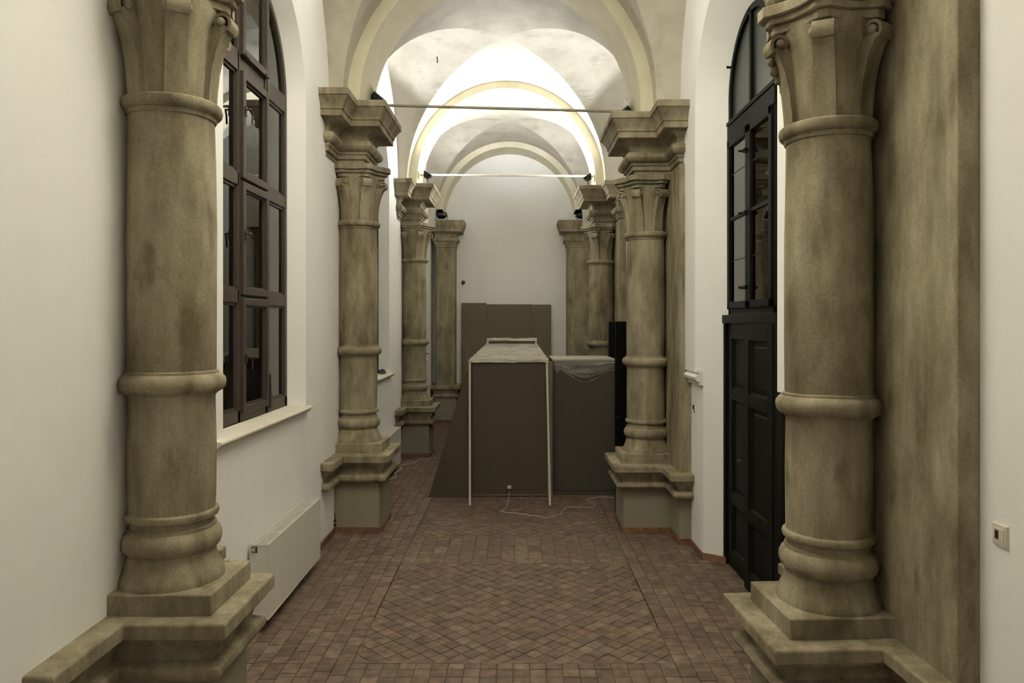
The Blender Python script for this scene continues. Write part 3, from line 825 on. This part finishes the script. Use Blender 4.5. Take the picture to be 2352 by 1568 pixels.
door = empty('door_1', (XD, 6.1, 0), kind='structure')
xa, xb = 1.895, 1.99
df = MB()
df.box((xa, 6.765, 0), (xb, 6.825, 2.24)); df.box((xa, 5.30, 0), (xb, 5.47, 2.24)); df.box((xa - .01, 5.38, 2.20), (xb, 6.83, 2.275))
df.build('door_frame', 'black', door, bevel=.005)
def leaf(y0, y1, xf, parent, name='door_leaf', mat='black', zt=2.195, panels=((1.62, 2.06), (.68, 1.52), (.16, .58)), st=.115):
    mb = MB()
    mb.box((xf, y0, .012), (xf + .05, y0 + st, zt)); mb.box((xf, y1 - st, .012), (xf + .05, y1, zt))
    zs = [.012] + [q for p in sorted(panels) for q in p] + [zt]
    for i in range(0, len(zs), 2): mb.box((xf, y0 + st, zs[i]), (xf + .05, y1 - st, zs[i + 1]))
    lf = mb.build(name, mat, parent, bevel=.004)
    for p, q in panels:
        a, b = y0 + st, y1 - st
        l = lambda o, d: [(xf + d, a + o, p + o), (xf + d, b - o, p + o), (xf + d, b - o, q - o), (xf + d, a + o, q - o)]
        MB().loft([l(0, .05), l(0, .012), l(.012, .026), l(.014, .034), l(.045, .034), l(.06, .024)]).build('door_panel', mat, lf)
    return lf
l1 = leaf(6.10, 6.76, 1.925, door); l2 = leaf(5.47, 6.15, 1.885, door)
MB().tube(smooth_path([(1.925, 6.18, 1.05), (1.885, 6.18, 1.05), (1.875, 6.22, 1.045), (1.875, 6.29, 1.03)], 5), .009, 8).box((1.918, 6.165, .98), (1.928, 6.195, 1.11)).build('handle', 'blackmetal', l1, smooth=40)

# black leaves standing open in the next bay
def tall_leaf(p0, p1, label, handle=False, h=2.22):
    root = empty('door_leaf', ((p0[0] + p1[0]) / 2, (p0[1] + p1[1]) / 2, 0), label, 'door leaf', 'black door leaves in the middle bay')
    d = Vector((p1[0] - p0[0], p1[1] - p0[1], 0)); ln = d.length; d.normalize(); nn = Vector((-d.y, d.x, 0))
    A = Vector((p0[0], p0[1], 0))
    def slab(a, b, z0, z1, t0, t1):
        q = [A + d * a + nn * t0, A + d * b + nn * t0, A + d * b + nn * t1, A + d * a + nn * t1]
        return [(v.x, v.y, z0) for v in q], (0, 0, z1 - z0)
    fr_ = MB()
    for a, b, z0, z1 in ((0, .08, .01, h), (ln - .08, ln, .01, h), (.08, ln - .08, .01, .16), (.08, ln - .08, 1.0, 1.1), (.08, ln - .08, h - .12, h)):
        fr_.prism(*slab(a, b, z0, z1, -.022, .022))
    fr_.build('leaf_frame', 'blackleaf', root)
    for z0, z1 in ((.16, 1.0), (1.1, h - .12)):
        MB().prism(*slab(.08, ln - .08, z0, z1, -.01, .01)).build('door_panel', 'blackleaf', root)
    if handle:
        q = A + d * .03
        MB().tube([q - nn * .02 + Vector((0, 0, 1.11)), q - nn * .065 + Vector((0, 0, 1.11)), q - nn * .065 - d * .07 + Vector((0, 0, 1.112))], .008, 8).build('handle', 'blackmetal', root)
tall_leaf((1.14, 8.60), (1.69, 8.72), 'tall black door leaf with a lever handle right behind the column pedestal', True)
tall_leaf((1.315, 10.63), (1.70, 10.66), 'tall black door leaf standing behind the grey-brown case')

# ------------------------------------------------------------------ radiators
def radiator(y0, y1, label):
    x0, x1, z0, z1 = -1.90, -1.768, .094, .628
    root = empty('radiator', ((x0 + x1) / 2, (y0 + y1) / 2, z0), label, 'radiator', 'white panel radiators under the left windows')
    b = MB()
    b.box((x1 - .006, y0, z0), (x1, y1, z1)); b.box((x0, y0, z0), (x0 + .006, y1, z1 - .01))
    b.box((x0, y0, z0), (x1, y0 + .006, z1)); b.box((x0, y1 - .006, z0), (x1, y1, z1))
    b.box((x0 + .02, y0 + .02, z0 + .02), (x1 - .02, y1 - .02, z1 - .06))
    b.build('panel', 'radiator', root, bevel=.003)
    MB().box((x0 + .007, y0 + .007, z1 - .05), (x1 - .007, y1 - .007, z1 - .045)).build('grille_bed', 'grille_dark', root)
    g = MB()
    n = int((y1 - y0) / .0225)
    for i in range(n + 1):
        y = y0 + .006 + (y1 - y0 - .012) * i / n; g.box((x0 + .004, y - .003, z1 - .006), (x1 - .004, y + .003, z1 - .004))
    for i in range(9):
        x = x0 + .012 + (x1 - x0 - .024) * i / 8; g.box((x - .0022, y0 + .004, z1 - .005), (x + .0022, y1 - .004, z1 - .003))
    for q in (.25, .5, .75): g.box((x0, y0 + (y1 - y0) * q - .006, z1 - .012), (x1, y0 + (y1 - y0) * q + .006, z1 - .002))
    g.box((x1 - .010, y0, z1 - .012), (x1 + .001, y1, z1 + .002)); g.box((x0, y0, z1 - .012), (x0 + .006, y1, z1 + .002))
    g.box((x0, y0 - .001, z1 - .012), (x1, y0 + .008, z1 + .002)); g.box((x0, y1 - .008, z1 - .012), (x1, y1 + .001, z1 + .002))
    g.build('grille', 'radiator', root)
    for zz in (z1 - .034, z0 + .026):
        c = ((x0 + .036), y0 - .002, zz)
        v = MB()
        v.loft([[(c[0] + r * math.cos(2 * math.pi * i / 14), c[1] + dy, c[2] + r * math.sin(2 * math.pi * i / 14)) for i in range(14)] for r, dy in ((.017, .002), (.017, -.002), (.013, -.003), (.011, -.014), (.006, -.016))])
        vo = v.build('valve', 'chrome', root, smooth=40)
        w_ = MB().box((c[0] - .02, c[1] + .0015, c[2] - .022), (c[0] + .02, c[1] + .0035, c[2] + .022)).build('valve_recess', 'dark', vo)
radiator(5.25, 6.65, 'white panel radiator under the large near window')
radiator(9.80, 11.25, 'white panel radiator half hidden beyond the middle left column')

# ------------------------------------------------------------------ boxed-in exhibits in the middle of the aisle
case = empty('exhibit_case', (-.108, 12.2, 0), 'long brown boarded case topped with plastic film', 'case')
cx0, cx1, cy0, cy1, ch = -.592, .378, 9.40, 14.9, 1.715
MB().box((cx0 + .02, cy0, .0), (cx1, cy0 + .02, ch)).build('front_board', 'board', case, bevel=.003)
MB().box((cx0, cy0 + .021, 0), (cx0 + .019, cy1, ch)).build('side_board', 'board', case)
MB().box((cx1 - .02, cy0 + .021, 0), (cx1, cy1, ch)).build('side_board', 'board', case)
MB().box((cx0 + .02, cy1 - .02, 0), (cx1 - .021, cy1, ch + .13)).build('end_board', 'board', case)
MB().box((cx0 + .02, cy0 + .021, ch - .02), (cx1 - .021, cy1 - .021, ch)).build('top_board', 'board', case)
MB().box((cx0 + .02, cy0 - .012, .012), (cx1, cy0 - .001, .030)).build('kick_strip', 'sheet', case)
MB().box((cx1 + .002, cy0 - .01, 0), (cx1 + .072, cy0 + .03, ch)).build('corner_batten', 'sheet', case)
# film over the top, ruckled
def film_sheet(name, x0, x1, ys, zs, mat, parent, amp=.012, nx=40, over=.03, sag=0.0, seed=0):
    mb = MB(); n = len(ys); rows = []
    for j, (y, z) in enumerate(zip(ys, zs)):
        row = []
        for i in range(nx + 1):
            t = i / nx; x = x0 + (x1 - x0) * t
            e = amp * noise.noise(Vector((x * 2.2 + seed, y * 9, z * 9))) + amp * .6 * noise.noise(Vector((x * 9, y * 22, seed)))
            xx = x + (.02 * noise.noise(Vector((y * 4, seed, i * .0))) if i in (0, nx) else 0)
            row.append((xx, y, z + e - sag * math.sin(math.pi * t)))
        rows.append(row)
    mb.loft(rows, caps=False, closed=False)
    return mb.build(name, mat, parent, smooth=60)
N = 110
ys = [cy0 - .03 + (cy1 - cy0 + .02) * j / N for j in range(N + 1)]
zs = [ch + .022 + .05 * (j / N) for j in range(N + 1)]
ys = [cy0 - .035, cy0 - .034] + ys + [cy1 + .02 + .02 * k for k in range(1, 6)]
zs = [ch - .012, ch + .008] + zs + [ch + .072 + .022 * k for k in range(1, 6)]
film = empty('plastic_film', (-.108, 12.2, ch), 'ruckled clear plastic film spread over the long case', 'film')
film_sheet('film_sheet', cx0 - .025, cx1 + .02, ys, zs, 'film', film, amp=.016)
# triangular flank board leaning on the left of the long case
fl = empty('flank_board', (-.85, 9.5, 0), 'dark sloping flank board against the left side of the long case', 'board')
MB().prism([(-1.12, 9.36, 0), (cx0 - .004, 9.36, 0), (cx0 - .004, 9.36, 1.62), (-.64, 9.36, 1.60)], (0, .02, 0)).build('end_panel', 'board', fl)
MB().prism([(-1.12, 9.381, 0), (-1.10, 9.381, 0), (-.625, 9.381, 1.60), (-.645, 9.381, 1.60)], (0, 3.2, 0)).build('slope_board', 'board', fl)
MB().box((-.645, 9.385, 1.60), (-.628, 9.40, 1.95)).build('upright_batten', 'sheet', fl)

# second case on the right
c2 = empty('display_case', (.83, 10.0, 0), 'lower grey-brown case beside the long case, film hanging over its front', 'case')
ex0, ex1, ey0, ey1, eh = .455, 1.262, 9.50, 10.52, 1.715
MB().box((ex0, ey0, .05), (ex1, ey0 + .02, eh)).build('front_board', 'board2', c2, bevel=.003)
MB().box((ex0 + .001, ey0 + .021, 0), (ex0 + .02, ey1, eh)).build('side_board', 'board2', c2)
MB().box((ex1 - .02, ey0 + .021, 0), (ex1, ey1, eh)).build('side_board', 'board2', c2)
MB().box((ex0 + .021, ey1 - .02, 0), (ex1 - .021, ey1, eh)).build('back_board', 'board2', c2)
MB().box((ex0, ey0 - .006, 0), (ex1, ey0 + .015, .045)).build('plinth_strip', 'board2', c2)
MB().box((cx1 + .075, ey0 - .01, eh + .001), (ex1 + .01, ey1 + .02, eh + .022)).build('top_board', 'paleboard', c2)
film2 = empty('plastic_film', (.83, ey0 - .03, eh), 'thin clear film hanging in a swag over the right case front', 'film')
mb = MB(); rows = []
for j in range(13):
    t = j / 12; row = []
    for i in range(41):
        s = i / 40; x = ex0 + .02 + (ex1 - ex0 - .03) * s
        dep = .06 + .14 * math.sin(math.pi * min(1, s * 1.02)) ** 1.3
        if s < .16: dep = max(dep, .16 * (1 - abs(s - .05) / .12))
        row.append((x, ey0 - .014 - .018 * math.sin(t * 3) - .008 * noise.noise(Vector((x * 9, t * 5, 3))), eh - .002 - dep * t))
    rows.append(row)
mb.loft(rows, caps=False, closed=False)
mb.build('film_swag', 'film_thin', film2, smooth=60)
mb = MB()
for k in range(3):
    mb.tube(smooth_path([(ex0 + .05 + (ex1 - ex0 - .08) * s, ey0 - .036 - .004 * k, eh - .05 - .028 * k - (.10 + .03 * k) * math.sin(math.pi * s) ** (1.4 + .3 * k)) for s in [q / 10 for q in range(11)]], 3), .0035, 5)
mb.build('film_fold', 'film_thin', film2)

# pale laths leaning on the long case
for (xb_, xt, label) in ((-.572, -.60, 'pale thin lath leaning on the left edge of the long case'), (.396, .375, 'pale thin lath leaning on the right edge of the long case')):
    a, b = Vector((xb_, 8.95, .003)), Vector((xt, 9.366, 1.70))
    o = MB().prism([a + Vector((-.012, -.008, 0)), a + Vector((.012, -.008, 0)), a + Vector((.012, .008, 0)), a + Vector((-.012, .008, 0))], b - a).build('lath', 'lath', origin=a)
    tag(o, label, 'lath', 'pale laths leaning on the case')

# sheets standing against the end wall
for k, (x0, x1, h, y, label) in enumerate(((-1.262, -.70, 2.655, 16.70, 'left brown sheet of the three standing at the end wall'), (-.722, .338, 2.625, 16.735, 'wide middle brown sheet standing at the end wall'), (.325, .766, 2.618, 16.70, 'right narrow brown sheet standing at the end wall'))):
    o = MB().prism([(x0, y, .004), (x1, y, .004), (x1, y + .02, .004), (x0, y + .02, .004)], (0, .06, h)).build('brown_sheet', 'sheet', origin=((x0 + x1) / 2, y, 0), bevel=.002)
    tag(o, label, 'board', 'brown sheets at the end wall')

# ------------------------------------------------------------------ cables, sockets
def ground(px, py): 
    y = 3740 / (py - 742); return ((px - 1188) * y / 1700, y, .006)
cb = empty('power_cable', (.2, 9.0, 0), 'white power cable looping over the floor in front of the cases', 'cable')
pts = [(335, 235), (345, 330), (322, 430), (318, 480), (295, 525), (218, 578), (290, 608), (430, 610), (520, 628), (620, 640), (700, 657), (780, 660), (860, 680), (950, 697), (1010, 680), (1100, 650), (1180, 635), (1172, 600), (1190, 580), (1235, 565), (1228, 540), (1270, 520), (1380, 522), (1500, 518), (1640, 525), (1705, 490), (1640, 440), (1565, 402), (1650, 385), (1740, 362), (1840, 358), (2010, 372)]
path = []
for i, (a, b) in enumerate(pts):
    px, py = 1120 + a / 6.918, 1090 + b / 6.918
    if i == 0: path.append((( px - 1188) * 9.36 / 1700, 9.36, .105)); continue
    if i == 1: path.append(((px - 1188) * 9.35 / 1700, 9.35, .03)); continue
    g = ground(px, max(py, 1141)); path.append((g[0], min(g[1], 9.36), g[2]))
MB().tube(smooth_path(path, 4), .0042, 6).build('cord', 'cable', cb, smooth=60)
MB().box((-.125, 9.355, .105), (-.075, 9.385, .145)).box((-.112, 9.34, .112), (-.088, 9.356, .138)).build('plug', 'cable', cb, bevel=.006)
cb2 = empty('power_cable', (-1.6, 10.5, 0), 'pale twisted cable trailing past the middle left pedestal', 'cable')
pts = [(310, 1340), (345, 1290), (400, 1255), (470, 1235), (420, 1190), (470, 1150), (590, 1075), (530, 1045), (590, 990), (700, 985), (860, 960), (900, 910), (970, 870), (1120, 790), (1165, 735)]
MB().tube(smooth_path([ground(860 + a / 9.225, 960 + b / 9.225) for a, b in pts], 4), .005, 6).build('cord', 'cable', cb2, smooth=60)
pts = [(345, 1300), (460, 1250), (455, 1180), (560, 1060), (640, 1000), (760, 930), (880, 940), (980, 890), (1160, 850), (1290, 845)]
MB().tube(smooth_path([ground(860 + a / 9.225, 960 + b / 9.225) for a, b in pts], 4), .004, 6).build('cord', 'cable', cb2, smooth=60)

so = empty('wall_socket', (WR(2.89), 2.886, 1.374), 'white square wall socket on the near right wall', 'socket')
xw = WR(2.89)
def wplate(o, d0, d1, y0, y1, z0, z1): return [[(xw - d, y0 + q, z0 + q), (xw - d, y1 - q, z0 + q), (xw - d, y1 - q, z1 - q), (xw - d, y0 + q, z1 - q)] for d, q in ((d0, 0), (d1 * .7, 0), (d1, o))] if False else [[(xw - d, y0 + q, z0 + q), (xw - d, y1 - q, z0 + q), (xw - d, y1 - q, z1 - q), (xw - d, y0 + q, z1 - q)] for d, q in ((d0, 0), (d1 * .7, 0), (d1, o))]
MB().loft(wplate(.003, 0, .011, 2.844, 2.928, 1.332, 1.416)).build('cover_plate', 'socket', so)
MB().loft(wplate(.001, .011, .0145, 2.856, 2.918, 1.347, 1.401)).build('insert', 'socket', so)
MB().loft(wplate(.001, .0145, .0155, 2.885, 2.908, 1.357, 1.392)).build('port', 'dark', so)

sk = empty('cable_outlet', PL2(.475, -.325, .1), 'small black cable outlet low on the middle left pedestal', 'outlet')
for z in (.09, .135):
    MB().loft([[(-1.905 + .014 * math.cos(t * math.pi / 6) , 8.07 - .325 - d, z + .014 * math.sin(t * math.pi / 6)) for t in range(12)] for d in (0, .012)]).build('socket_hole', 'dark', sk)
MB().tube(smooth_path([(-1.905, 7.735, .135), (-1.90, 7.725, .18), (-1.91, 7.735, .22)], 4), .004, 6).build('wire', 'dark', sk)

sn = empty('wall_bracket', (-1.225, Y_END, 3.13), 'small round metal stub on the end wall', 'bracket')
MB().loft([[(-1.225 + r * math.cos(t * math.pi / 8), Y_END - d, 3.13 + r * math.sin(t * math.pi / 8)) for t in range(16)] for r, d in ((.045, 0), (.045, .012), (.03, .016), (.03, .05), (.034, .055), (.02, .06))]).build('stub', 'handle', sn, smooth=40)
th = empty('thermostat', (WR(7.0), 7.14, 1.37), 'tiny dark switch on the right jamb beside the door', 'switch')
MB().box((WR(7.1) - .012, 7.235, 1.36), (WR(7.1), 7.26, 1.40)).build('button', 'dark', th); MB().tube([(WR(7.1) - .006, 7.24, 1.36), (WR(7.1) - .006, 7.20, 1.33)], .004, 6).build('wire', 'dark', th)
hk = MB().tube(smooth_path([(-1.08, 10.0, 5.80), (-1.082, 10.0, 5.77), (-1.075, 10.0, 5.74), (-1.082, 10.0, 5.715)], 4), .008, 6).build('ceiling_hook', 'dark', origin=(-1.08, 10.0, 5.7))
tag(hk, 'short dark hook hanging from the bright vault', 'hook')
